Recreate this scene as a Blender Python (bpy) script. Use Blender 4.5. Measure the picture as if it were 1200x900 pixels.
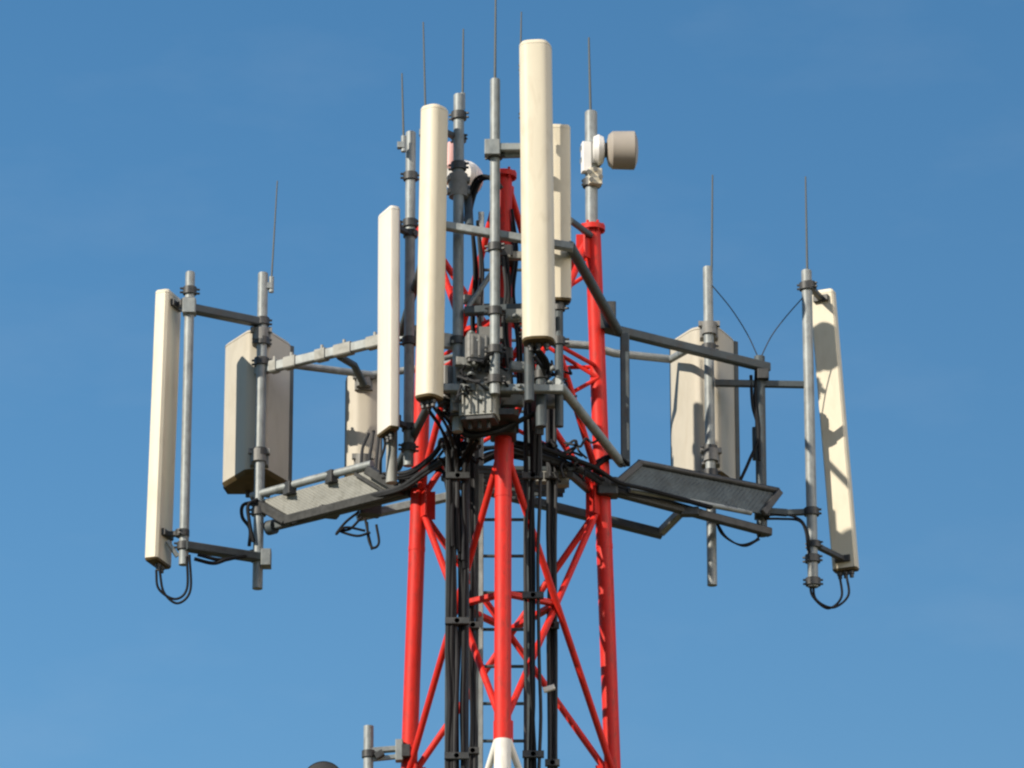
import bpy, bmesh, math, random
from mathutils import Vector, Matrix
random.seed(7)
for o in list(bpy.data.objects): bpy.data.objects.remove(o)
SC = bpy.context.scene
COL = SC.collection
R = math.radians

# ------------------------------------------------------------ camera, sky, sun, exposure
PX = 180.0                       # photograph pixels per metre at the tower
D = 33.0                         # metres from the lens to the tower
PITCH = R(20)
F = D * PX
CAM = Vector((0, -D * math.cos(PITCH), 1.65))
FWD = Vector((0, math.cos(PITCH), math.sin(PITCH)))
UPV = Vector((0, -math.sin(PITCH), math.cos(PITCH)))
cd = bpy.data.cameras.new('camera'); cam = bpy.data.objects.new('camera', cd); COL.objects.link(cam)
cam.location = CAM; cam.rotation_euler = (R(90) + PITCH, 0, 0)
cd.sensor_width = 36; cd.lens = 36 * F / 1200; cd.clip_end = 20000
SC.camera = cam

SUN_EL, SUN_AZ = R(30), R(53)    # azimuth measured from the camera's side towards the left
SUN = Vector((-math.sin(SUN_AZ) * math.cos(SUN_EL), -math.cos(SUN_AZ) * math.cos(SUN_EL), math.sin(SUN_EL)))
sl = bpy.data.lights.new('sun', 'SUN'); sl.energy = 5.0; sl.angle = R(0.5); sl.color = (1.0, 0.90, 0.76)
so = bpy.data.objects.new('sun', sl); COL.objects.link(so); so.rotation_euler = SUN.to_track_quat('Z', 'Y').to_euler()
so.location = (-30, -30, 40)

wd = bpy.data.worlds.new('World'); SC.world = wd; wd.use_nodes = True
nt = wd.node_tree; nt.nodes.clear()
sky = nt.nodes.new('ShaderNodeTexSky'); sky.sky_type = 'NISHITA'; sky.sun_disc = False
sky.sun_elevation = SUN_EL; sky.sun_rotation = math.atan2(-SUN.x, SUN.y)
sky.air_density = 1.0; sky.dust_density = 1.9; sky.ozone_density = 1.5; sky.altitude = 200
hs = nt.nodes.new('ShaderNodeHueSaturation'); hs.inputs['Saturation'].default_value = 1.34; hs.inputs['Value'].default_value = 1.0; hs.inputs['Hue'].default_value = 0.494
bg = nt.nodes.new('ShaderNodeBackground'); bg.inputs['Strength'].default_value = 0.121
out = nt.nodes.new('ShaderNodeOutputWorld')
nt.links.new(sky.outputs[0], hs.inputs['Color']); 
tcw = nt.nodes.new('ShaderNodeTexCoord'); mpw = nt.nodes.new('ShaderNodeMapping'); mpw.inputs['Scale'].default_value = (1, 1, 2.5)
nzw = nt.nodes.new('ShaderNodeTexNoise'); nzw.inputs['Scale'].default_value = 17; nzw.inputs['Detail'].default_value = 5; nzw.inputs['Roughness'].default_value = 0.55
rpw = nt.nodes.new('ShaderNodeValToRGB'); rpw.color_ramp.elements[0].position = 0.5; rpw.color_ramp.elements[0].color = (0, 0, 0, 1)
rpw.color_ramp.elements[1].position = 0.85; rpw.color_ramp.elements[1].color = (0.07, 0.07, 0.07, 1)
mxw = nt.nodes.new('ShaderNodeMix'); mxw.data_type = 'RGBA'; mxw.inputs[7].default_value = (4.2, 4.8, 5.4, 1)
nt.links.new(tcw.outputs['Generated'], mpw.inputs['Vector']); nt.links.new(mpw.outputs[0], nzw.inputs['Vector']); nt.links.new(nzw.outputs['Fac'], rpw.inputs['Fac'])
nt.links.new(rpw.outputs['Color'], mxw.inputs[0]); nt.links.new(hs.outputs[0], mxw.inputs[6]); nt.links.new(mxw.outputs[2], bg.inputs['Color']); nt.links.new(bg.outputs[0], out.inputs['Surface'])

SC.render.engine = 'CYCLES'
SC.view_settings.view_transform = 'Standard'; SC.view_settings.look = 'None'
SC.view_settings.exposure = 0.2; SC.view_settings.gamma = 1
SC.render.resolution_x = 1024; SC.render.resolution_y = 768
SC.cycles.pixel_filter_type = 'BLACKMAN_HARRIS'; SC.cycles.filter_width = 2.3

def W(px, py, d=0.0):
    """world point on the sight line of a photograph pixel, at a depth of d/180 m behind the tower axis"""
    v = FWD + Vector((1, 0, 0)) * ((px - 600) / F) + UPV * ((450 - py) / F)
    t = (d / PX - CAM.y) / v.y
    return CAM + v * t

# ------------------------------------------------------------ materials
def mat(name, col, rough=0.5, metal=0.0, var=0.12, scale=9.0, dirt=None, dirt_amt=0.0, bump=0.0, stretch=(1, 1, 1), coat=0.0):
    m = bpy.data.materials.new(name); m.use_nodes = True
    n = m.node_tree; b = n.nodes['Principled BSDF']
    b.inputs['Specular IOR Level'].default_value = 0.3; b.inputs['Roughness'].default_value = rough; b.inputs['Metallic'].default_value = metal
    if coat: b.inputs['Coat Weight'].default_value = coat
    tc = n.nodes.new('ShaderNodeTexCoord'); mp = n.nodes.new('ShaderNodeMapping')
    mp.inputs['Scale'].default_value = stretch
    n.links.new(tc.outputs['Object'], mp.inputs['Vector'])
    nz = n.nodes.new('ShaderNodeTexNoise'); nz.inputs['Scale'].default_value = scale; nz.inputs['Detail'].default_value = 6; nz.inputs['Roughness'].default_value = 0.6
    n.links.new(mp.outputs[0], nz.inputs['Vector'])
    cr = n.nodes.new('ShaderNodeValToRGB')
    lo = [c * (1 - var) for c in col]; hi = [min(1, c * (1 + var)) for c in col]
    cr.color_ramp.elements[0].position = 0.3; cr.color_ramp.elements[0].color = (*lo, 1)
    cr.color_ramp.elements[1].position = 0.7; cr.color_ramp.elements[1].color = (*hi, 1)
    n.links.new(nz.outputs['Fac'], cr.inputs['Fac'])
    src = cr.outputs['Color']
    if dirt:
        n2 = n.nodes.new('ShaderNodeTexNoise'); n2.inputs['Scale'].default_value = scale * 1.9; n2.inputs['Detail'].default_value = 8
        n2.inputs['Distortion'].default_value = 0.6
        n.links.new(mp.outputs[0], n2.inputs['Vector'])
        r2 = n.nodes.new('ShaderNodeValToRGB')
        r2.color_ramp.elements[0].position = 0.52; r2.color_ramp.elements[0].color = (0, 0, 0, 1)
        r2.color_ramp.elements[1].position = 0.78; r2.color_ramp.elements[1].color = (dirt_amt,) * 3 + (1,)
        n.links.new(n2.outputs['Fac'], r2.inputs['Fac'])
        mx = n.nodes.new('ShaderNodeMix'); mx.data_type = 'RGBA'
        n.links.new(r2.outputs['Color'], mx.inputs[0]); n.links.new(src, mx.inputs[6]); mx.inputs[7].default_value = (*dirt, 1)
        src = mx.outputs[2]
    n.links.new(src, b.inputs['Base Color'])
    rr = n.nodes.new('ShaderNodeMapRange'); rr.inputs[3].default_value = max(0.05, rough - 0.1); rr.inputs[4].default_value = min(1, rough + 0.12)
    n.links.new(nz.outputs['Fac'], rr.inputs[0]); n.links.new(rr.outputs[0], b.inputs['Roughness'])
    if bump:
        bp = n.nodes.new('ShaderNodeBump'); bp.inputs['Strength'].default_value = bump; bp.inputs['Distance'].default_value = 0.004
        n.links.new(nz.outputs['Fac'], bp.inputs['Height']); n.links.new(bp.outputs[0], b.inputs['Normal'])
    return m

CREAM = mat('cream_radome', (0.66, 0.61, 0.48), 0.45, 0, 0.04, 3.0, (0.42, 0.36, 0.25), 0.4, 0.03, (2, 2, 0.7))
WHITEP = mat('white_radome', (0.74, 0.70, 0.62), 0.4, 0, 0.04, 3.0, (0.5, 0.45, 0.34), 0.25, 0.04, (3, 3, 0.5))
GREIGE = mat('greige_radome', (0.50, 0.465, 0.385), 0.5, 0, 0.05, 2.5, (0.34, 0.30, 0.22), 0.35, 0.03, (2, 2, 0.8))
CAP = mat('brown_end_cap', (0.10, 0.07, 0.03), 0.6, 0, 0.25, 14)
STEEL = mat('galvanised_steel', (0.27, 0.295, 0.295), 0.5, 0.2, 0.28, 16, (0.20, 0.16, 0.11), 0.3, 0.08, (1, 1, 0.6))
DARKST = mat('weathered_shaded_steel', (0.075, 0.092, 0.10), 0.55, 0.15, 0.22, 10, (0.09, 0.06, 0.04), 0.5, 0.1)  # shade on booms and posts darkened into the base colour; brown mottling is weathering
PLATE = mat('grey_sheet_metal', (0.33, 0.335, 0.31), 0.6, 0.1, 0.12, 7, (0.10, 0.10, 0.08), 0.6, 0.1)
GRATE = mat('shaded_blue_grey_grating', (0.10, 0.125, 0.135), 0.6, 0.1, 0.35, 9, (0.05, 0.05, 0.045), 0.6, 0.1)  # shaded counterpart of the left panel's sheet metal, shade mixed into the colour
CLAMP = mat('dark_clamp_steel', (0.07, 0.072, 0.072), 0.5, 0.4, 0.3, 20)
RED = mat('red_tower_paint', (0.60, 0.019, 0.010), 0.55, 0, 0.16, 9, (0.22, 0.03, 0.02), 0.75, 0.06, (2, 2, 0.7), 0.1)
WHT = mat('white_tower_paint', (0.78, 0.76, 0.70), 0.45, 0, 0.06, 6, (0.4, 0.34, 0.26), 0.4, 0.05, (2, 2, 0.7))
BLACK = mat('black_cable', (0.006, 0.0065, 0.008), 0.7, 0, 0.3, 10)
GREYCAB = mat('dark_grey_cable', (0.028, 0.03, 0.033), 0.65, 0, 0.3, 10)
RADIO = mat('radio_grey', (0.22, 0.22, 0.21), 0.55, 0.05, 0.12, 11, (0.12, 0.11, 0.09), 0.6, 0.08)
DRUM = mat('grey_drum_shroud', (0.36, 0.325, 0.28), 0.5, 0, 0.06, 5)
DISH = mat('white_dish_paint', (0.78, 0.77, 0.74), 0.4, 0, 0.04, 6)
PINK = mat('faded_pink_plastic', (0.74, 0.45, 0.43), 0.5, 0, 0.06, 8)
GROUND = mat('dry_field', (0.085, 0.075, 0.035), 0.95, 0, 0.4, 0.6, (0.03, 0.05, 0.015), 0.8)

# ------------------------------------------------------------ mesh helpers
def frame_of(a, b, up=None):
    z = (b - a).normalized()
    up = up or (Vector((0, 0, 1)) if abs(z.z) < 0.95 else Vector((0, 1, 0)))
    x = up.cross(z).normalized(); y = z.cross(x)
    return x, y, z

class MB:
    def __init__(s): s.v = []; s.f = []; s.mi = []
    def _ring(s, c, x, y, r, n):
        i = len(s.v)
        for k in range(n):
            a = 2 * math.pi * k / n
            s.v.append(c + x * (r * math.cos(a)) + y * (r * math.sin(a)))
        return list(range(i, i + n))
    def face(s, f, m=0): s.f.append(tuple(f)); s.mi.append(m)
    def _bridge(s, a, b, m=0):
        n = len(a)
        for k in range(n): s.face((a[k], a[(k + 1) % n], b[(k + 1) % n], b[k]), m)
    def tube(s, pts, r, n=10, m=0, caps=True):
        pts = [Vector(p) for p in pts]
        rs = r if isinstance(r, (list, tuple)) else [r] * len(pts)
        t0 = (pts[1] - pts[0]).normalized()
        x, y, _ = frame_of(pts[0], pts[1])
        rings = []
        for i, p in enumerate(pts):
            if i == 0: t = pts[1] - pts[0]
            elif i == len(pts) - 1: t = pts[-1] - pts[-2]
            else: t = (pts[i + 1] - pts[i]).normalized() + (pts[i] - pts[i - 1]).normalized()
            if t.length < 1e-9: t = t0
            t.normalize()
            x = (x - t * x.dot(t)).normalized(); y = t.cross(x)
            rings.append(s._ring(p, x, y, rs[i], n))
        for a, b in zip(rings, rings[1:]): s._bridge(a, b, m)
        if caps: s.face(rings[0][::-1], m); s.face(rings[-1], m)
        return s
    def beam(s, a, b, w, h, up=None, m=0, bev=0.12):
        a = Vector(a); b = Vector(b); x, y, z = frame_of(a, b, up)
        c = min(w, h) * bev
        prof = [(w/2-c, -h/2), (w/2, -h/2+c), (w/2, h/2-c), (w/2-c, h/2), (-w/2+c, h/2), (-w/2, h/2-c), (-w/2, -h/2+c), (-w/2+c, -h/2)]
        rg = []
        for p in (a, b):
            i = len(s.v); s.v += [p + x * u + y * v for u, v in prof]; rg.append(list(range(i, i + 8)))
        s._bridge(rg[0], rg[1], m); s.face(rg[0][::-1], m); s.face(rg[1], m)
        return s
    def box(s, c, sx, sy, sz, rz=0.0, m=0):
        c = Vector(c); d = Vector((math.cos(rz), math.sin(rz), 0))
        return s.beam(c - Vector((0, 0, sz / 2)), c + Vector((0, 0, sz / 2)), sx, sy, up=Vector((-d.y, d.x, 0)), m=m, bev=0.08)
    def loft(s, sections, m=0, cap0=True, cap1=True):
        rg = []
        for sec in sections:
            i = len(s.v); s.v += [Vector(p) for p in sec]; rg.append(list(range(i, i + len(sec))))
        for a, b in zip(rg, rg[1:]): s._bridge(a, b, m)
        if cap0: s.face(rg[0][::-1], m)
        if cap1: s.face(rg[-1], m)
        return s
    def lathe(s, o, axis, prof, n=32, m=0):
        """prof: (distance along the axis, radius)"""
        axis = Vector(axis).normalized(); x, y, z = frame_of(Vector((0, 0, 0)), axis)
        rings = [s._ring(Vector(o) + axis * t, x, y, max(r, 1e-4), n) for t, r in prof]
        for a, b in zip(rings, rings[1:]): s._bridge(a, b, m)
        s.face(rings[0][::-1], m); s.face(rings[-1], m)
        return s

def smooth_path(pts, k=8):
    pts = [Vector(p) for p in pts]
    P = [pts[0] * 2 - pts[1]] + pts + [pts[-1] * 2 - pts[-2]]
    o = []
    for i in range(1, len(P) - 2):
        p0, p1, p2, p3 = P[i-1:i+3]
        for j in range(k):
            t = j / k
            o.append(0.5 * ((2*p1) + (p2-p0)*t + (2*p0-5*p1+4*p2-p3)*t*t + (3*p1-p0-3*p2+p3)*t*t*t))
    o.append(pts[-1])
    return o

class Thing:
    def __init__(s, name, label, cat, group=None):
        s.name, s.label, s.cat, s.group = name, label, cat, group; s.parts = []
    def part(s, name, mats, parent=None, label=None):
        m = MB(); s.parts.append((name, mats if isinstance(mats, (list, tuple)) else [mats], parent, m, label)); return m
    def done(s):
        pts = [v for p in s.parts for v in p[3].v]
        zmin = min(v.z for v in pts); low = [v for v in pts if v.z < zmin + 0.08]
        loc = Vector((sum(v.x for v in low) / len(low), sum(v.y for v in low) / len(low), zmin))
        single = len(s.parts) == 1
        root = None
        if not single:
            root = bpy.data.objects.new(s.name, None); COL.objects.link(root); root.location = loc; root.empty_display_size = 0.1
        made = {}
        for name, mats, parent, m, label in s.parts:
            me = bpy.data.meshes.new(s.name if single else name)
            me.from_pydata([v - loc for v in m.v], [], m.f)
            for mt in mats: me.materials.append(mt)
            if len(mats) > 1: me.polygons.foreach_set('material_index', m.mi)
            bm = bmesh.new(); bm.from_mesh(me); bmesh.ops.recalc_face_normals(bm, faces=bm.faces); bm.to_mesh(me); bm.free()
            me.polygons.foreach_set('use_smooth', [True] * len(me.polygons)); me.set_sharp_from_angle(angle=R(38)); me.update()
            o = bpy.data.objects.new(s.name if single else name, me); COL.objects.link(o)
            if single: o.location = loc; root = o
            else: o.parent = made[id(parent)] if parent is not None else root
            if label and not single: o['label'] = label
            made[id(m)] = o
        root['label'] = s.label; root['category'] = s.cat
        if s.group: root['group'] = s.group
        return root

def u(px): return px / PX

# ------------------------------------------------------------ the ground
me = bpy.data.meshes.new('ground'); bm = bmesh.new()
bmesh.ops.create_grid(bm, x_segments=40, y_segments=40, size=6000); bm.to_mesh(me); bm.free()
me.materials.append(GROUND); g = bpy.data.objects.new('ground', me); COL.objects.link(g); g['kind'] = 'structure'

# ------------------------------------------------------------ lattice tower
AX = W(595.5, 450, 0).x
ANG = [R(-90 - 2.5), R(150 - 2.5), R(30 - 2.5)]        # near leg, left leg, right leg
ZREF = W(595, 450, 0).z
R0 = u(121); TAPER = 0.033
def legp(k, z):
    r = R0 + (ZREF - z) * TAPER
    return Vector((AX + r * math.cos(ANG[k]), r * math.sin(ANG[k]), z))
def z_at(py, d): return W(595, py, d).z
Z_TOP = z_at(207, -112)
Z_N1 = z_at(530, -124)
Z_N2 = z_at(858, -134)
BAY = Z_N1 - Z_N2
nodes = [Z_TOP - 0.03, Z_N1, Z_N2]
while nodes[-1] > BAY * 0.8: nodes.append(nodes[-1] - BAY)
ZW = z_at(868, -134)
bands = [ZW]
while bands[-1] > 3.4: bands.append(bands[-1] - 3.4)
def colour_at(z):
    k = sum(1 for b in bands if z < b)
    return k % 2
tw = Thing('lattice_tower', 'red and white three legged steel lattice tower carrying all the antennas', 'tower')
for k in range(3):
    m = tw.part('leg', [RED, WHT])
    zs = [Z_TOP] + bands + [-0.1]
    for i, (a, b) in enumerate(zip(zs, zs[1:])):
        if a - b < 0.02: continue
        m.tube([legp(k, a), legp(k, b)], u(9.6), 20, i % 2)
    for z in nodes[1:]:                                 # bolted section collars under the nodes
        c = colour_at(z - 0.30)
        m.tube([legp(k, z - 0.28), legp(k, z - 0.31)], u(10.0), 20, c)
    cp = tw.part('top_flange', RED, m)
    p = legp(k, Z_TOP)
    cp.tube([p - Vector((0, 0, .015)), p + Vector((0, 0, .02))], u(15), 20)
    for j in range(6):
        a = j * math.pi / 3
        q = p + Vector((u(12) * math.cos(a), u(12) * math.sin(a), 0)); cp.tube([q - Vector((0, 0, .03)), q + Vector((0, 0, .04))], u(1.6), 6)
cross = {}
for (a, b) in ((0, 1), (0, 2), (1, 2)):
    for i, (zt, zb) in enumerate(zip(nodes, nodes[1:])):
        off = (legp(a, zt) + legp(b, zt)) / 2 - Vector((AX, 0, zt)); off.normalize()
        c = colour_at((zt + zb) / 2 - .02)
        for s_, (p, q) in ((1, (legp(a, zt), legp(b, zb))), (-1, (legp(b, zt), legp(a, zb)))):
            o = off * (u(3.4) * s_)
            m = tw.part('brace', [RED, WHT])
            dirv = (q - p).normalized()
            m.tube([p + dirv * u(8) + o, q - dirv * u(8) + o], u(4.0), 10, c)
        cross[(a, b, i)] = (legp(a, zt) + legp(b, zt) + legp(a, zb) + legp(b, zb)) / 4
for k in range(3):                                      # gusset plates at the nodes
    for i, z in enumerate(nodes):
        if z < 0.3: continue
        g_ = tw.part('gusset_plate', [RED, WHT])
        for j in range(3):
            if j == k: continue
            dirv = legp(j, z) - legp(k, z); dirv.z = 0; dirv.normalize()
            hgt = u(34)
            p = legp(k, z)
            zo = -hgt * 0.55 if i == 0 else 0
            g_.beam(p + dirv * u(11) + Vector((0, 0, -hgt / 2 + zo)), p + dirv * u(11) + Vector((0, 0, hgt / 2 + zo)), u(18), u(3), up=Vector((-dirv.y, dirv.x, 0)), m=colour_at(z))
for i in range(len(nodes) - 1):                         # inner horizontal ring at the brace crossings
    c0, c1, c2 = cross[(0, 1, i)], cross[(1, 2, i)], cross[(0, 2, i)]
    zz = c0.z + u(14)
    rg = tw.part('inner_ring', [RED, WHT])
    c = colour_at(zz)
    fr = Vector((AX - u(5), -u(70), 0))
    P = [Vector((c.x, c.y, zz)) for c in (c0, c1, c2)]
    fm = Vector((AX - u(4), (P[0].y + P[2].y) / 2 - u(42), zz))
    for a, b in ((P[0], fm), (fm, P[2]), (P[2], P[1]), (P[1], P[0])): rg.beam(a, b, u(9), u(6), m=c)
for k in range(3):                                      # thin horizontal ties in the top bay
    for key in cross:
        if key[2] == 0 and k in key[:2]:
            c_ = cross[key]; tw.part('tie', RED).tube([legp(k, c_.z), c_], u(2.6), 8)
zq = (nodes[0] + nodes[1]) / 2
for s_ in (1, -1):
    for za, zb in ((nodes[0] - .15 * BAY, zq - .05 * BAY), (zq - .05 * BAY, nodes[1] + .1 * BAY)):
        k_ = 1 if s_ > 0 else 2
        a, b = legp(k_, za), legp(3 - k_, zb)
        tw.part('thin_brace', RED).tube([a - Vector((0, u(8), 0)), b - Vector((0, u(8), 0))], u(2.6), 8)
tw.done()

# ------------------------------------------------------------ ladder in the tower
ld = Thing('climbing_ladder', 'narrow grey climbing ladder rising inside the red tower behind its middle leg', 'ladder')
LX = [W(563, 650, 10).x, W(619, 650, 10).x]; LY = 10 / PX
zt = z_at(250, 10)
for x in LX:
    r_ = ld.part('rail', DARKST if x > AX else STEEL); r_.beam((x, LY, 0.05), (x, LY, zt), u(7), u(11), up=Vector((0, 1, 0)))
rung0 = z_at(609, 10); n = 0
z = rung0 + 8 * u(44.5)
while z > 0.3:
    if n < 95: 
        m = ld.part('rung', DARKST); m.tube([(LX[0], LY, z), (LX[1], LY, z)], u(2.0), 8)
    z -= u(44.5); n += 1
ld.done()

# ------------------------------------------------------------ vertical feeder cable runs
def cable_run(label, xs, d, ytop, mats, rails, clamps, rr=2.6):
    t = Thing('feeder_cable_run', label, 'cable run', 'feeder cable runs up the tower')
    for x, w in rails:
        m = t.part('rail', DARKST); X = W(x, 650, d).x
        m.beam((X, d / PX + u(6), 0.1), (X, d / PX + u(6), z_at(ytop, d)), u(w), u(6), up=Vector((0, 1, 0)))
    for i, x in enumerate(xs):
        m = t.part('cable', mats[i % len(mats)])
        X = W(x + random.uniform(-.6, .6), 650, d).x; dy = d / PX + u(random.uniform(-6, 3))
        pts = []
        z = z_at(ytop + random.uniform(-8, 25), d)
        while z > 0.2:
            pts.append((X + u(random.uniform(-1.7, 1.7)), dy + u(random.uniform(-1.5, 1.5)), z)); z -= 0.35
        m.tube(smooth_path(pts, 3), u(rr * random.uniform(.85, 1.2)), 8)
    x0, x1 = min(xs), max(xs)
    for y in clamps:
        c = t.part('cable_clamp', CLAMP); zc = z_at(y, d)
        A = W(x0 - 5, 650, d).x; B = W(x1 + 5, 650, d).x
        c.beam((A, d / PX - u(7), zc), (B, d / PX - u(7), zc), u(6), u(8))
        c.tube([((A + B) / 2, d / PX - u(10), zc), ((A + B) / 2, d / PX + u(10), zc)], u(3), 8)
    t.done()
cable_run('thick black feeder cable run left of the middle red leg', [527, 531, 534, 537, 542, 533, 529, 545], -95, 500, [BLACK, BLACK, GREYCAB], [(524, 4), (547, 6)], [560, 730, 888, 1050], 2.3)
cable_run('slim pair of dark cables running just left of the ladder', [554, 557, 552], -30, 480, [BLACK, GREYCAB], [(559, 4)], [735, 882], 2.0)
cable_run('black feeder cable run just right of the middle red leg', [617, 624, 626, 632, 622], -95, 395, [GREYCAB, BLACK, BLACK], [(615, 3)], [560, 700, 886], 2.0)
cable_run('bluish grey cable rail between the middle and right red legs', [643, 646, 650], -10, 450, [GREYCAB, BLACK], [(648, 6)], [560, 735, 896], 2.2)
tg = Thing('cable_tag', 'small white tag tied to the cable rail near the bottom', 'tag')
tg.part('cable_tag', WHT).beam(W(637, 809, -20), W(650, 805, -20), u(6), u(6)); tg.done()

# ------------------------------------------------------------ booms and frames
def collar(m, p, r, h, ear=0.0, ang=0.0):
    m.tube([p - Vector((0, 0, h / 2)), p + Vector((0, 0, h / 2))], r, 14)
    if ear:
        d_ = Vector((math.cos(ang), math.sin(ang), 0))
        for s_ in (-1, 1):
            m.beam(p + Vector((0, 0, s_ * h * .28)) - d_ * ear, p + Vector((0, 0, s_ * h * .28)) + d_ * ear, h * .35, h * .22)

# left frame
lf = Thing('antenna_mount_frame', 'left outrigger frame with a pale underslung panel reaching away from the left red leg', 'mount frame', 'steel outrigger frames')
m = lf.part('upper_boom', STEEL); m.beam(W(490, 389, 66), W(300, 435, 190), u(9), u(12))
for x, w_ in ((440, 16), (404, 20), (378, 12), (342, 14), (322, 8)):
    t_ = (490 - x) / 190; c_ = W(490, 389, 66).lerp(W(300, 435, 190), t_); dv = (W(300, 435, 190) - W(490, 389, 66)).normalized() * u(w_ * .6)
    b_ = lf.part('splice_clamp', PLATE); b_.beam(c_ - dv, c_ + dv, u(12), u(15)); b_.tube([c_ + Vector((0, 0, u(6))), c_ + Vector((0, 0, u(13)))], u(2), 8)
m = lf.part('strut', STEEL); m.tube([W(345, 428, 172), W(392, 434, 200), W(440, 440, 240)], u(4.5), 10)
m = lf.part('strut', DARKST); m.tube([W(398, 418, 130), W(415, 428, 170), W(426, 450, 215)], u(4.5), 10)
m = lf.part('strut', STEEL); m.tube([W(430, 440, 235), W(490, 432, 250), W(560, 420, 230)], u(4.5), 10)
TL, TR, BR, BL = W(300, 588, 186), W(434, 551, 88), W(474, 575, 68), W(338, 610, 166)
nrm = (TR - TL).cross(BL - TL).normalized()
if nrm.y > 0: nrm = -nrm
m = lf.part('panel_sheet', PLATE)
th = nrm * u(-3)
m.loft([[TL, TR, BR, BL], [TL + th, TR + th, BR + th, BL + th]])
def grating(th_, mt, n):
    m = th_.part('grating_bars', mt)
    for k in range(1, n): m.beam(TL.lerp(TR, k / n) + nrm * u(.2), BL.lerp(BR, k / n) + nrm * u(.2), u(1.0), u(.9), up=nrm)
grating(lf, PLATE, 32)
for a, b in ((TL, BL), (TR, BR), (BL, BR)): lf.part('panel_frame', CLAMP).beam(a + nrm * u(5), b + nrm * u(5), u(11), u(11), up=nrm)
lf.part('panel_frame', CLAMP).beam(TL.lerp(TR, .88) + nrm * u(3), BL.lerp(BR, .88) + nrm * u(3), u(4), u(4), up=nrm)
m = lf.part('panel_rail', STEEL); m.tube([W(295, 582, 186), W(362, 563, 138), W(436, 544, 86)], u(5), 12)
for t_ in (.32, .67): 
    p = W(295, 582, 186).lerp(W(436, 544, 86), t_); lf.part('rail_clamp', CLAMP).box(p + Vector((0, 0, -u(3))), u(12), u(14), u(15), .6)
m = lf.part('lower_boom', DARKST); m.beam(W(317, 618, 186), W(480, 578, 70), u(9), u(9)); m.tube([W(314, 619, 186), W(322, 617, 180)], u(9), 12)
m = lf.part('lower_boom', STEEL); m.beam(W(418, 606, 150), W(535, 580, 160), u(11), u(10))
lf.part('bracket', CLAMP).box(W(433, 598, 140), u(26), u(18), u(13), 0.3)
lf.part('bracket', CLAMP).box(W(385, 600, 140), u(24), u(16), u(12), 0.3)
lf.part('bracket', CLAMP).box(W(480, 566, 66), u(26), u(22), u(18))
lf.part('bracket', CLAMP).box(W(484, 392, 62), u(22), u(26), u(14))
lf.done()

# right frame
rf = Thing('antenna_mount_frame', 'right outrigger frame with a dark underslung panel reaching away from the right red leg', 'mount frame', 'steel outrigger frames')
m = rf.part('upper_boom', DARKST); m.beam(W(708, 384, 60), W(900, 431, 196), u(11), u(11))
m = rf.part('upright', DARKST); m.beam(W(732, 392, 74), W(733, 545, 74), u(11), u(11), up=Vector((0, 1, 0)))
m = rf.part('end_post', DARKST); m.tube([W(890, 418, 192), W(893, 628, 192)], u(6.5), 12)
rf.part('terminal_box', DARKST).box(W(889, 520, 200), u(15), u(10), u(40)); rf.part('terminal_box', DARKST).box(W(890, 470, 200), u(12), u(9), u(26))
m = rf.part('back_boom', STEEL); m.tube([W(648, 402, 180), W(690, 405, 190), W(720, 414, 200), W(786, 421, 240), W(808, 408, 150)], u(5), 10)
TL, TR, BR, BL = W(748, 544, 78), W(912, 577, 190), W(893, 602, 170), W(722, 566, 58)
nrm = (TR - TL).cross(BL - TL).normalized()
if nrm.y > 0: nrm = -nrm
m = rf.part('panel_sheet', GRATE); th = nrm * u(-3)
m.loft([[TL, TR, BR, BL], [TL + th, TR + th, BR + th, BL + th]])
grating(rf, GRATE, 34)
m = rf.part('panel_frame', CLAMP)
for a, b in ((TL, BL), (TR, BR)): m.beam(a + nrm * u(3), b + nrm * u(3), u(8), u(6), up=nrm)
m.tube([TL + Vector((0, 0, u(2))), TR + Vector((0, 0, u(2)))], u(4), 10)
m = rf.part('panel_rail', STEEL); m.tube([W(738, 574, 60), W(880, 601, 165)], u(3.2), 10)
m = rf.part('lower_boom', CLAMP); m.beam(W(712, 574, 55), W(902, 624, 192), u(10), u(10))
m = rf.part('lower_boom', DARKST); m.beam(W(560, 572, 130), W(776, 626, 170), u(11), u(11))
m = rf.part('link_arm', STEEL); m.beam(W(774, 624, 170), W(798, 600, 135), u(10), u(9))
rf.part('bracket', CLAMP).box(W(712, 372, 56), u(20), u(20), u(34))
rf.part('bracket', CLAMP).box(W(712, 572, 50), u(24), u(24), u(20))
rf.part('bracket', CLAMP).box(W(808, 600, 120), u(22), u(14), u(9))
rf.part('bracket', CLAMP).box(W(894, 440, 188), u(14), u(18), u(12))
rf.part('bracket', CLAMP).box(W(893, 601, 188), u(18), u(20), u(12))
rf.part('cross_arm', DARKST).beam(W(838, 449, 185), W(948, 451, 196), u(7), u(8)); rf.part('cross_arm', DARKST).beam(W(893, 599, 190), W(922, 601, 192), u(8), u(8)); rf.part('cross_arm', DARKST).beam(W(920, 601, 192), W(950, 600, 196), u(7), u(7))
rf.done()

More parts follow.
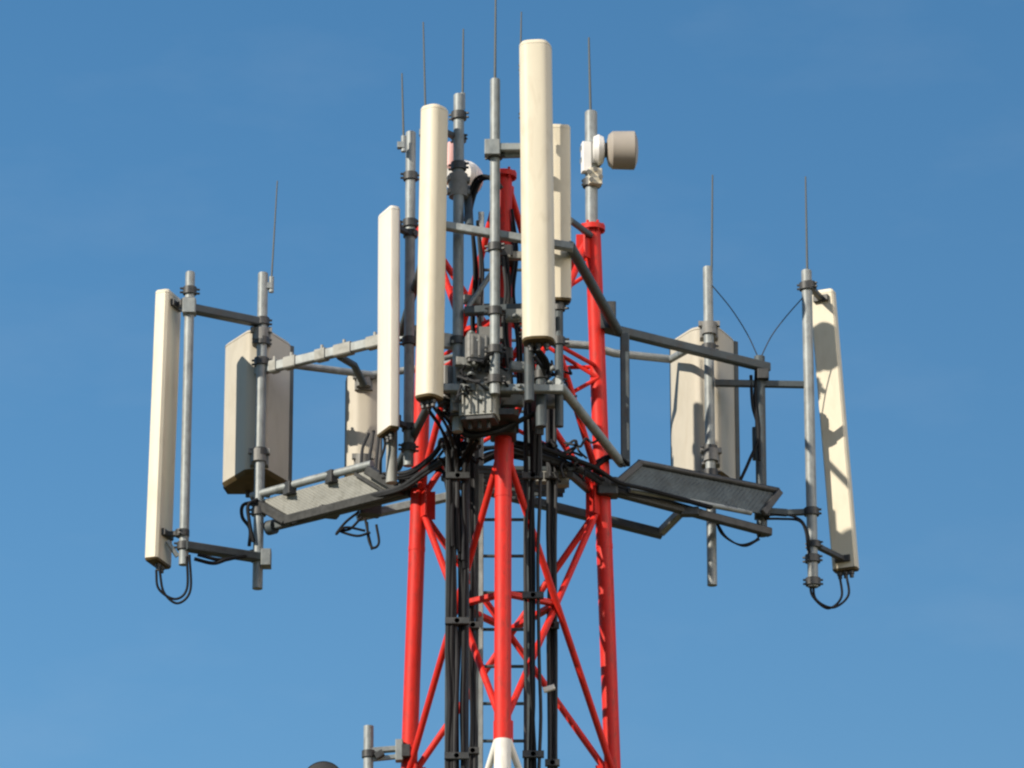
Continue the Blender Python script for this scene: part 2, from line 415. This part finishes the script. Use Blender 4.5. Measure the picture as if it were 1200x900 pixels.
# front frame
ff = Thing('antenna_mount_frame', 'front frame of grey beams wrapped around the upper half of the tower', 'mount frame', 'steel outrigger frames')
m = ff.part('upper_beam', STEEL); m.beam(W(505, 262, -195), W(672, 290, -200), u(11), u(9))
m = ff.part('lower_beam', STEEL); m.beam(W(505, 455, -195), W(660, 456, -200), u(10), u(9))
m = ff.part('side_beam', DARKST); m.tube([W(668, 288, -200), W(724, 388, 68)], u(6), 12)
m = ff.part('side_beam', STEEL); m.tube([W(652, 447, -200), W(728, 543, 70)], u(5.6), 12)
m = ff.part('side_beam', DARKST); m.tube([W(508, 266, -195), W(470, 390, 60)], u(5), 12)
m = ff.part('side_beam', DARKST); m.tube([W(512, 455, -195), W(466, 548, 66)], u(5), 12)
m = ff.part('stay', DARKST); m.tube([W(668, 258, -60), W(694, 277, 55)], u(4), 10)
m = ff.part('middle_beam', DARKST); m.beam(W(545, 365, -180), W(640, 360, -190), u(12), u(9))
ff.part('mount_plate', RADIO).box(W(566, 448, -178), u(64), u(16), u(30), .05)
ff.part('mount_plate', RADIO).box(W(574, 392, -176), u(30), u(14), u(14), .05)
ff.part('mount_plate', CLAMP).box(W(568, 494, -150), u(78), u(70), u(7)); ff.part('leg_wrap', CLAMP).box(W(590, 500, -126), u(30), u(34), u(26))
for y in (300, 362, 420): ff.part('clamp_collar', CLAMP).box(W(588, y, -140), u(26), u(40), u(13))
for x, y in ((548, 392), (556, 402), (600, 372), (605, 455), (640, 450), (545, 455), (560, 470), (548, 440)):
    ff.part('u_bolt', STEEL).tube(smooth_path([W(x, y, -190), W(x + 4, y - 3, -206), W(x + 9, y, -190)], 6), u(1.8), 8)
for x, y, d, w_, h_, rz in ((546, 425, -196, 26, 9, .3), (604, 370, -192, 22, 13, 0), (607, 430, -188, 18, 10, .2), (524, 400, -170, 18, 16, .4), (536, 470, -185, 14, 26, .3), (600, 470, -150, 26, 12, 0), (612, 456, -196, 30, 7, 0), (552, 352, -150, 20, 9, .5), (604, 300, -150, 22, 8, .1), (640, 470, -150, 26, 14, .2), (556, 500, -120, 14, 40, 0)):
    b_ = ff.part('bracket', random.choice([STEEL, PLATE, RADIO])); b_.box(W(x, y, d), u(w_), u(10), u(h_), rz)
    for s_ in (-1, 1): b_.tube([W(x + s_ * w_ * .35, y, d - 4), W(x + s_ * w_ * .35, y, d - 10)], u(1.8), 8)
for a, b in (((520, 420, -150), (590, 405, -135)), ((545, 365, -170), (590, 300, -130)), ((600, 465, -140), (650, 430, -180)), ((530, 505, -120), (600, 470, -140))): ff.part('stay', STEEL).tube([W(*a), W(*b)], u(3), 10)
ff.done()

# ------------------------------------------------------------ poles and lightning rods
def pole(label, px, y0, y1, d, r=6.0, collars=(), material=None, group='galvanised mounting poles'):
    t = Thing('mounting_pole', label, 'pole', group)
    X = W(px, (y0 + y1) / 2, d).x; Y = d / PX; za, zb = z_at(y0, d), z_at(y1, d)
    m = t.part('pipe', material or STEEL); m.tube([(X, Y, zb), (X, Y, za)], u(r), 16)
    m.tube([(X, Y, za), (X, Y, za + .006)], u(r * .9), 16)
    for y in collars:
        c = t.part('clamp', CLAMP); collar(c, Vector((X, Y, z_at(y, d))), u(r * 1.45), u(9), u(12), random.uniform(-.4, .4))
    t.done()
    return X, Y, za
def rod(label, px0, y0, px1, y1, d, r=1.1, base=True):
    t = Thing('lightning_rod', label, 'lightning rod', 'thin lightning rods')
    a, b = W(px1, y1, d), W(px0, y0, d)
    m = t.part('rod', DARKST); m.tube([a, a.lerp(b, .5), b], [u(r), u(r * .85), u(r * .65)], 8)
    if base:
        k = t.part('base_clamp', STEEL); k.tube([a - Vector((0, 0, u(14))), a + Vector((0, 0, u(6)))], u(3.2), 10)
        k.box(a + Vector((u(-3), 0, -u(6))), u(9), u(8), u(7))
    t.done()

pole('tall grey pole standing in front of the middle red leg', 580, 94, 462, -208, 5.8, (182, 290, 365, 410, 445))
pole('dark shaded pole on the right of the second tallest cream panel', 537, 112, 506, -172, 6.2, (136, 195, 400))
pole('grey pole on the right of the narrow white panel', 480, 156, 546, -46, 6.0, (207, 262, 400, 525))
pole('thick grey pole on the right red leg holding the drum', 693, 132, 278, 58, 7.5, (215,))
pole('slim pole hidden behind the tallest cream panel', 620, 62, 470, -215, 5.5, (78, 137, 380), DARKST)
pole('slim outermost left pole beside the long tilted panel', 219, 320, 662, 122, 5.8, (341, 362, 640))
pole('knobbly pole in front of the wide wedge antenna on the left', 305, 321, 690, 180, 6.2, (377, 400, 424, 530, 600, 654))
pole('bright pole in front of the wide wedge antenna on the right', 832, 314, 686, 190, 6.0, (408, 527, 555))
pole('outermost right pole beside the leaning panel', 949, 318, 688, 194, 6.4, (336, 600, 655, 682))
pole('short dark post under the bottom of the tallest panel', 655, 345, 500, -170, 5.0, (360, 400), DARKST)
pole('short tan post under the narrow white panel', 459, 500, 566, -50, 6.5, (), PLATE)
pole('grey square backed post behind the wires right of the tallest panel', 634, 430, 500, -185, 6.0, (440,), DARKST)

rod('tallest lightning rod, rising from the pole before the middle leg', 581, -14, 580, 94, -208, 1.6, False)
rod('lightning rod rising behind the second tallest cream panel', 496, 26, 499, 150, -182, 1.3)
rod('pale lightning rod beside the top of the dark shaded pole', 543, 34, 542, 115, -165, 1.4)
rod('leftmost lightning rod of the central group, left of the narrow pole', 471, 86, 473, 165, -60, 1.4)
rod('short lightning rod peeping above the tallest cream panel', 611, 14, 610, 62, -215, 1.2, False)
rod('lightning rod above the drum shaped dish', 690, 44, 692, 132, 58, 1.7, False)
rod('slightly leaning lightning rod above the left wedge antenna', 325, 212, 318, 330, 180, 1.2)
rod('lightning rod above the right wedge antenna', 835, 205, 834, 318, 190, 1.4, False)
rod('rightmost lightning rod, above the leaning panel', 944, 207, 946, 320, 194, 1.5, False)

# ------------------------------------------------------------ panel antennas
def round_prof(w, t, n=18, e=0.62):
    pts = []
    for k in range(n + 1):
        a = math.pi * k / n
        c, s_ = math.cos(a), math.sin(a)
        pts.append((w / 2 * math.copysign(abs(c) ** e, c), t * abs(s_) ** e))
    pts += [(-w / 2 * .92, -t * .18), (w / 2 * .92, -t * .18)]
    return pts
def box_prof(w, t, c):
    return [(w/2, c), (w/2, t-c), (w/2-c*.3, t-c*.3), (w/2-c, t), (-w/2+c, t), (-w/2+c*.3, t-c*.3), (-w/2, t-c), (-w/2, c), (-w/2+c, 0), (w/2-c, 0)]
def panel(label, top, bot, d, dd, face, w, t, prof, mat_, cap_mat=CAP, pole_xy=None, conn=3, clamps=(0.05, 0.95), seam=True):
    """top, bot: pixel of the back centre line's ends; face: compass angle (degrees) the front looks to"""
    th = Thing('panel_antenna', label, 'antenna', 'panel antennas')
    a, b = W(*top, d), W(*bot, d + dd)
    n = Vector((math.cos(R(face)), math.sin(R(face)), 0)); tt = Vector((-n.y, n.x, 0))
    P = [(u(p), u(q)) for p, q in prof]
    def sec(c, k=1.0, off=0): return [c + tt * (p * k) + n * ((q - u(t) * .4) * k + u(t) * .4) for p, q in P]
    ax = (a - b).normalized()
    m = th.part('radome', mat_); m.loft([sec(b), sec(b.lerp(a, .5)), sec(a)])
    c = th.part('end_cap', cap_mat); c.loft([sec(b - ax * u(3), .93), sec(b - ax * u(1), 1.0), sec(b - ax * u(.3), 1.01)])
    c = th.part('end_cap', mat_); c.loft([sec(a + ax * u(.3), 1.01), sec(a + ax * u(2.5), 1.0), sec(a + ax * u(5), .9)])
    for k in range(conn):
        q = b - ax * u(3) + tt * u((k - (conn - 1) / 2) * w * .24) + n * u(t * .35)
        s_ = th.part('connector', CLAMP); s_.tube([q, q - ax * u(9)], u(2.6), 8); s_.tube([q - ax * u(2), q - ax * u(5)], u(3.6), 8)
    if pole_xy is not None:
        pp, dp = pole_xy
        for f_ in clamps:
            p = a.lerp(b, f_)
            X = W(pp, 400, dp).x
            q = Vector((X, dp / PX, p.z))
            br = th.part('mounting_bracket', CLAMP)
            br.beam(p - n * u(1), q, u(7), u(6)); br.beam(p - n * u(2) - tt * u(w * .3), p - n * u(2) + tt * u(w * .3), u(5), u(8)); collar(br, q, u(8.5), u(8), u(11), R(face) + math.pi / 2)
    th.done()

panel('tallest cream panel, front and centre, higher than all the others', (628, 60), (632, 402), -235, 0, -97, 37, 24, round_prof(37, 24), CREAM, pole_xy=(620, -215))
panel('second tallest cream panel with rounded front, left of the dark pole', (512, 134), (506, 468), -195, -10, -122, 28, 21, round_prof(28, 21), CREAM, pole_xy=(537, -165))
panel('narrow white panel left of the two tallest panels', (462, 253), (461, 506), -70, 0, 205, 40, 13, box_prof(40, 13, 3), WHITEP, pole_xy=(480, -46), conn=2)
panel('pale shadow striped panel tucked right behind the tallest cream panel', (655, 156), (656, 354), -165, 0, -84, 24, 16, box_prof(24, 16, 4), CREAM, pole_xy=(655, -150), conn=2)
panel('long narrow panel at the far left of the photo, tilted outward', (205, 349), (193, 658), 132, -6, 160, 44, 17, box_prof(44, 17, 3), CREAM, pole_xy=(219, 122), clamps=(.03, .9), conn=2)
panel('leaning shadow dappled panel at the far right of the photo', (962, 344), (989, 665), 240, 10, 66, 31, 13, box_prof(31, 13, 2), CREAM, pole_xy=(949, 194), clamps=(.02, .97))

def wedge(label, cx, ytop, ybot, d, plan, lip, mat_, pole_xy):
    th = Thing('wedge_antenna', label, 'antenna', 'wide sector antennas')
    X = W(cx, (ytop + ybot) / 2, d).x; Y = d / PX; za, zb = z_at(ytop, d), z_at(ybot, d)
    def sec(z, k=1): return [Vector((X + u(p * k), Y + u(20) + u((q - 20) * k), z)) for p, q in plan]
    m = th.part('housing', mat_); m.loft([sec(zb), sec(za)])
    c = th.part('end_cap', CAP); c.loft([sec(zb - u(5), .93), sec(zb - u(1.5), 1.0), sec(zb - u(.2), 1.012)])
    c = th.part('end_cap', mat_); c.loft([sec(za + u(.2), 1.012), sec(za + u(2), 1.0), sec(za + u(5), .94)])
    l = th.part('front_radome', DARKST)
    l.loft([[Vector((X + u(p), Y + u(q), z)) for p, q in lip] for z in (zb - u(3), za + u(2))])
    pp, dp = pole_xy
    for z in (za - u(8), zb + u(12)):
        br = th.part('mounting_bracket', RADIO); q = Vector((W(pp, 450, dp).x, dp / PX, z))
        br.box(q + Vector((0, u(10), 0)), u(22), u(16), u(20)); br.beam(q + Vector((-u(13), 0, u(6))), q + Vector((u(13), 0, u(6))), u(6), u(7)); collar(br, q, u(9), u(15))
    for k in (-1, 1):
        s_ = th.part('connector', CLAMP); q = Vector((X + u(12 * k), Y + u(15), zb - u(5))); s_.tube([q, q - Vector((0, 0, u(8)))], u(3), 8)
    th.done()
def rounded_plan(pts, r=7, k=4):
    out_ = []
    n = len(pts)
    for i in range(n):
        p0, p, p1 = (Vector((*pts[j % n], 0)) for j in (i - 1, i, i + 1))
        a = p + (p0 - p).normalized() * r; b = p + (p1 - p).normalized() * r
        for j in range(k + 1):
            t = j / k
            q = a * (1 - t) ** 2 + p * 2 * t * (1 - t) + b * t * t
            out_.append((q.x, q.y))
    return out_
wedge('wide greige wedge antenna behind the knobbly left pole', 303, 407, 566, 245, rounded_plan([(-43, 0), (-12, -52), (14, -52), (38, -5), (36, 26), (-38, 26)], 5), [(37, -2), (42, 2), (40, 34), (-38, 34), (-42, 10), (-37, 28), (36, 28)], GREIGE, (305, 180))
wedge('wide greige wedge antenna behind the bright right pole', 825, 403, 568, 264, rounded_plan([(-41, 2), (-14, -50), (16, -56), (38, -8), (38, 26), (-38, 26)], 9), [(38, -6), (43, -2), (42, 34), (-38, 34), (-41, 10), (-37, 28), (37, 28)], GREIGE, (832, 190))
wedge('small greige antenna half hidden behind the narrow white panel', 425, 444, 556, 250, rounded_plan([(-21, 0), (-6, -8), (8, -8), (22, 0), (22, 20), (-21, 20)], 4), [(22, 4), (24, 6), (23, 26), (-21, 26), (-22, 10), (-20, 22), (22, 22)], GREIGE, (426, 236))

# ------------------------------------------------------------ dishes
def dish(label, c, d, axis, r, depth, shroud_mat, pole_c, back=True):
    t = Thing('drum_dish', label, 'dish antenna')
    axis = Vector(axis).normalized(); p = W(*c, d)
    m = t.part('shroud', shroud_mat); m.lathe(p, axis, [(0, u(r * .45)), (u(2), u(r * .8)), (u(7), u(r * .98)), (u(depth), u(r)), (u(depth), u(r * .96)), (u(depth - 3), u(r * .95))], 40)
    m = t.part('radome', DRUM if shroud_mat is not BLACK else GREYCAB); m.lathe(p, axis, [(u(depth - 3), u(r * .94)), (u(depth + 1), u(r * .94)), (u(depth + 4), u(r * .6)), (u(depth + 5), u(2))], 40)
    if back:
        m = t.part('back_dish', DISH); m.lathe(p, axis, [(-u(17), u(5)), (-u(16), u(16)), (-u(10), u(19)), (-u(4), u(16)), (-u(2), u(8)), (u(2), u(8))], 32)
        m = t.part('feed_hub', DARKST); m.lathe(p, axis, [(-u(3), u(9)), (u(1), u(9))], 20)
    pc = W(*pole_c)
    m = t.part('mount_arm', RADIO); m.beam(p - axis * u(16 if back else 0), pc, u(10), u(12)); collar(m, pc, u(11), u(28), u(13), 0.2)
    t.done()
dish('grey drum shaped dish with white back on the right red leg pole', (711, 176), 52, (0.99, .03, 0.0), 23.5, 33, DRUM, (693, 182, 58))
t = Thing('dish_radio', 'cream radio unit clamped under the drum dish on its pole', 'radio unit')
t.part('case', CREAM).box(W(697, 208, 50), u(16), u(14), u(20), .2); t.part('case', DISH).box(W(687, 185, 52), u(11), u(12), u(38), .2)
k = t.part('knob', RADIO)
for x, y in ((690, 201), (698, 198), (704, 207), (693, 210)): k.tube([W(x, y, 43), W(x, y, 38)], u(3), 8)
t.done()
dish('white round dish behind the two tall panels', (541, 207), -118, (0.25, 0.9, .1), 22, 16, DISH, (537, 218, -168))
t = Thing('pink_radio', 'faded pink and white radio unit beside the white dish', 'radio unit')
t.part('cover', PINK).tube([W(528, 196, -140), W(528, 172, -140), W(528, 167, -140)], [u(7), u(6.5), u(3)], 14)
t.part('case', DISH).box(W(528, 207, -140), u(15), u(13), u(15)); t.part('pole_clamp', CLAMP).beam(W(537, 222, -140), W(537, 222, -172), u(9), u(9)); t.part('bracket', STEEL).beam(W(526, 222, -142), W(560, 222, -142), u(8), u(8)); t.part('stand', DARKST).tube([W(548, 222, -142), W(550, 266, -192)], u(5), 10)
t.done()
dish('dark drum dish whose rim peeks up at the bottom left edge', (381, 921), 52, (-.1, -1, 0), 24, 20, BLACK, (432, 926, 62), False)

# stub mount on the left leg
t = Thing('stub_mount', 'short grey stub pole bracketed to the left red leg near the bottom', 'mount bracket')
m = t.part('pipe', STEEL); m.tube([W(432, 851, 62), W(431, 1000, 62)], u(5.8), 14)
m = t.part('arm', STEEL); m.beam(W(434, 880, 62), W(472, 877, 66), u(9), u(6)); m.beam(W(434, 890, 62), W(472, 886, 66), u(6), u(5)); m.beam(W(468, 868, 62), W(468, 892, 62), u(9), u(14), up=Vector((0, 1, 0)))
collar(t.part('clamp', CLAMP), W(432, 884, 62), u(8), u(8)); t.part('leg_clamp', CLAMP).box(W(476, 882, 64), u(10), u(24), u(14)); t.part('spacer', CLAMP).beam(W(440, 887, 58), W(449, 882, 58), u(8), u(8))
t.done()

# ------------------------------------------------------------ radio boxes at the middle
def radio(label, x, y, d, w, h, dp, rz, mats):
    t = Thing('radio_box', label, 'radio unit', 'grey radio boxes on the front frame')
    p = W(x, y, d)
    t.part('case', mats).box(p, u(w), u(dp), u(h), rz)
    f = t.part('cooling_fins', mats)
    dx = Vector((math.cos(rz), math.sin(rz), 0)); dn = Vector((dx.y, -dx.x, 0))
    n = int(w / 8)
    for k in range(n):
        q = p + dx * u((k - (n - 1) / 2) * 8) + dn * u(dp / 2 + 1)
        f.beam(q - Vector((0, 0, u(h * .44))), q + Vector((0, 0, u(h * .44))), u(2), u(3), up=dn)
    l = t.part('bottom_cover', CLAMP); l.box(p - Vector((0, 0, u(h / 2 + 2.5))), u(w * .94), u(dp * .9), u(4), rz)
    for k in (-1, 0, 1):
        c = t.part('connector', CLAMP); q = p + dx * u(k * w * .25) - Vector((0, 0, u(h / 2 + 4))); c.tube([q, q - Vector((0, 0, u(8)))], u(2.4), 8)
    t.done()
radio('smaller dark grey radio box high on the front frame', 562, 410, -192, 34, 28, 26, .25, RADIO)
radio('larger finned pale grey radio box low on the front frame', 562, 472, -186, 42, 38, 30, -.2, PLATE)
radio('slim dark grey radio box right of the black cables under the tallest panel', 632, 478, -150, 12, 40, 22, .3, DARKST)
radio('dark radio box in shade behind the second tallest panel', 528, 452, -160, 26, 40, 22, .4, RADIO)

# ------------------------------------------------------------ loose cables
def loom(label, paths, rr=1.8, mats=(BLACK,), cat='cable', name='jumper_cable', group=None):
    t = Thing(name, label, cat, group)
    for i, p in enumerate(paths):
        m = t.part('cable', mats[i % len(mats)]); m.tube(smooth_path([W(*q) for q in p], 8), u(rr), 8)
    t.done()
G = 'looping jumper cables under the antennas'
loom('pair of cable loops hanging under the far left panel', [[(183, 668, 118), (186, 690, 122), (205, 702, 126), (219, 690, 124), (219, 652, 116)], [(187, 668, 120), (192, 694, 124), (208, 707, 126), (223, 692, 124), (222, 650, 116)]], 1.5, group=G)
loom('cable running along the arm at the bottom of the far left pole', [[(228, 655, 126), (250, 660, 135), (268, 655, 140), (300, 650, 175)], [(232, 650, 126), (262, 656, 140), (296, 646, 175)]], 2.4, group=G)
loom('blue black cable beside the knobbly left pole', [[(300, 588, 172), (285, 592, 170), (284, 606, 170), (293, 620, 172), (292, 640, 174)], [(302, 585, 172), (291, 592, 170), (292, 610, 170), (297, 635, 172)]], 2.2, group=G)
loom('tangle of cable ends dangling below the left frame', [[(420, 600, 110), (405, 612, 105), (394, 626, 105), (405, 618, 105), (428, 622, 108)], [(430, 612, 110), (432, 632, 108), (437, 642, 106), (444, 636, 106), (441, 615, 110)], [(424, 606, 110), (410, 620, 108), (398, 622, 108), (418, 628, 106), (434, 624, 106)], [(428, 608, 110), (432, 628, 110), (436, 644, 110)]], 1.6, group=G)
loom('pair of cable loops hanging under the far right panel', [[(984, 674, 208), (986, 700, 204), (970, 713, 200), (952, 698, 194), (950, 680, 194)], [(992, 674, 210), (994, 698, 206), (976, 712, 200), (956, 702, 196), (953, 680, 194)]], 1.5, group=G)
loom('cable curving from the right frame to the far right pole', [[(896, 604, 186), (918, 603, 190), (932, 606, 190), (942, 614, 190), (947, 632, 188), (949, 655, 188)], [(896, 608, 186), (915, 608, 190), (936, 610, 188), (944, 622, 188), (947, 645, 188)]], 1.6, group=G)
loom('slack cable loop below the right frame beside the bright pole', [[(838, 608, 165), (846, 626, 168), (866, 638, 175), (884, 634, 185), (893, 624, 188)], [(840, 612, 165), (852, 630, 170), (872, 640, 180), (890, 632, 188)]], 1.2, group=G)
loom('dark cable taped to the end post of the right frame', [[(886, 436, 188), (885, 470, 186), (889, 510, 186), (878, 540, 184), (868, 562, 184)], [(880, 440, 188), (882, 475, 186), (888, 500, 186), (890, 540, 186)]], 2.0, group=G)
loom('thin slack wires meeting in a V at the end post', [[(834, 334, 187), (857, 362, 189), (876, 392, 191), (889, 420, 192)], [(947, 342, 192), (922, 370, 194), (904, 394, 193), (891, 420, 192)]], .7, (GREYCAB,), 'wire', 'slack_wire')
loom('purple black cables in front of the small half hidden antenna', [[(432, 508, 220), (425, 525, 215), (423, 548, 200)], [(438, 505, 220), (434, 530, 215), (430, 552, 200)], [(444, 510, 220), (442, 530, 215), (440, 552, 200)]], 2.0, (GREYCAB,), group=G)
loom('thin blue black cable below the narrow white panel', [[(449, 508, -60), (451, 522, -60), (446, 540, -60), (446, 556, -55)]], 1.5, group=G)

# black bundles draped over the platform
def bundle(label, base, n, spread, rr=2.6):
    paths = []
    for i in range(n):
        ox, oy, od = random.uniform(-spread, spread), random.uniform(-spread, spread), random.uniform(-10, 10)
        paths.append([(x + ox * random.uniform(.6, 1.3) , y + oy * random.uniform(.6, 1.3), d + od) for x, y, d in base])
    loom(label, paths, rr, (BLACK, BLACK, GREYCAB), 'cable bundle', 'cable_bundle')
bundle('black cable bundle sagging from the middle of the tower along the left frame', [(560, 522, -90), (530, 535, -40), (500, 552, 0), (470, 572, 50), (430, 583, 95), (395, 592, 120), (340, 612, 160)], 6, 4.5)
bundle('black cable bundle arching from the middle of the tower to the right frame', [(600, 522, -80), (630, 528, -60), (660, 540, -20), (690, 552, 20), (720, 568, 45), (760, 580, 80), (830, 600, 130)], 6, 6)
bundle('black cables gathering down into the left feeder run', [(556, 512, -120), (545, 535, -90), (535, 560, -65), (532, 600, -97), (533, 640, -97)], 5, 6, 2.3)
bundle('black cables fanning from the left frame down to the feeder run', [(505, 545, 20), (522, 550, -10), (530, 575, -70), (538, 620, -92), (538, 660, -94)], 5, 6, 2.0)
bundle('black cables hanging from the bottom of the tallest panel', [(628, 412, -228), (640, 432, -200), (632, 470, -120), (628, 510, -97), (627, 560, -97)], 5, 7, 2.0)
bundle('dark cables hanging behind the bottom of the second tallest panel', [(508, 478, -190), (522, 498, -150), (530, 520, -110), (534, 560, -98)], 4, 6, 1.8)
bundle('black cables crossing behind the tower at platform height', [(545, 545, 80), (580, 528, 90), (620, 532, 90), (660, 548, 85), (700, 570, 80)], 7, 8, 2.6)
bundle('dark cables looped beside the tall pole below the white dish', [(548, 262, -140), (550, 240, -150), (560, 214, -160), (575, 210, -175), (586, 222, -170)], 4, 4, 2.0)
bundle('dark cables running up behind the tall grey pole', [(590, 300, -165), (594, 340, -165), (590, 385, -160), (596, 430, -160), (600, 480, -140)], 3, 5, 2.0)
for lab, cx, cy, cd_, n_ in (('wild tangle of thin black cables below the second tallest panel', 532, 528, -70, 12), ('tangle of thin black cables between the middle and right red legs', 660, 540, -20, 11), ('tangle of thin dark cables around the grey radio boxes', 560, 440, -205, 9), ('thin dark cables behind the bottom of the tallest panel', 645, 445, -120, 7)):
    paths = []
    for i in range(n_):
        x, y = cx + random.uniform(-22, 10), cy + random.uniform(-24, 10); p = []
        for j in range(6):
            p.append((x, y, cd_ + random.uniform(-18, 18))); x += random.uniform(-6, 15); y += random.uniform(-9, 13)
        paths.append(p)
    loom(lab, paths, 1.5, (BLACK, GREYCAB), 'cable tangle', 'cable_tangle')
for lab, base, n_ in (('thin dark cables dropping behind the tall grey pole at the top', [(556, 262, -120), (560, 320, -120), (557, 380, -130), (566, 440, -150), (560, 500, -110)], 4), ('dark cables strung between the tall pole and the tallest panel', [(600, 250, -120), (606, 300, -120), (602, 350, -125), (610, 400, -130), (612, 470, -110)], 3), ('dark cables crossing below the grey radio boxes', [(520, 480, -150), (545, 508, -150), (580, 505, -160), (610, 490, -150), (650, 470, -140)], 5), ('dark cables drooping behind the right leg at platform height', [(640, 520, -20), (665, 545, 10), (690, 550, 30), (716, 535, 50), (735, 545, 66)], 5), ('dark cables drooping in front of the left leg at platform height', [(450, 560, 60), (480, 556, 40), (505, 538, -10), (522, 520, -40), (545, 525, -70)], 5)):
    bundle(lab, base, n_, 5, 1.7)
t = Thing('walk_platform', 'small dark working platform inside the tower beneath the cable tangle', 'platform')
m = t.part('grating', DARKST)
for k in range(7):
    m.beam(W(556 + k * 3, 548 + 5 * k, -10 + k * 16), W(672 - k * 2, 550 + 5 * k, -10 + k * 16), u(4), u(5))
t.part('edge_bar', CLAMP).beam(W(520, 560, -20), W(566, 583, 100), u(7), u(7)); t.part('edge_bar', CLAMP).beam(W(668, 556, -20), W(690, 575, 60), u(7), u(7))
for q in ((632, 560, -10), (655, 552, 10)): t.part('junction_box', PLATE).box(W(*q), u(18), u(14), u(12))
t.part('junction_box', PLATE).box(W(660, 566, 20), u(14), u(12), u(8))
t.done()

# link arms of the far left pole
t = Thing('link_arm', 'upper grey link arm joining the two left poles', 'arm', 'link arms of the left poles')
t.part('arm', DARKST).beam(W(226, 362, 122), W(305, 378, 180), u(13), u(10)); t.part('clamp', STEEL).box(W(222, 360, 120), u(16), u(18), u(18)); t.done()
t = Thing('link_arm', 'lower grey link arm joining the two left poles', 'arm', 'link arms of the left poles')
t.part('arm', DARKST).beam(W(216, 640, 118), W(306, 654, 180), u(15), u(10)); t.part('clamp', STEEL).box(W(312, 655, 176), u(12), u(20), u(20)); t.part('tie_bar', STEEL).beam(W(196, 634, 122), W(208, 652, 124), u(5), u(5)); t.done()
t = Thing('bracket_arm', 'short grey arm from the tall pole to the tallest panel', 'arm')
t.part('arm', STEEL).beam(W(574, 174, -212), W(614, 174, -214), u(13), u(9)); t.part('arm', STEEL).beam(W(584, 182, -205), W(614, 181, -208), u(5), u(7)); t.part('pole_clamp', STEEL).box(W(577, 174, -214), u(18), u(14), u(18)); t.done()
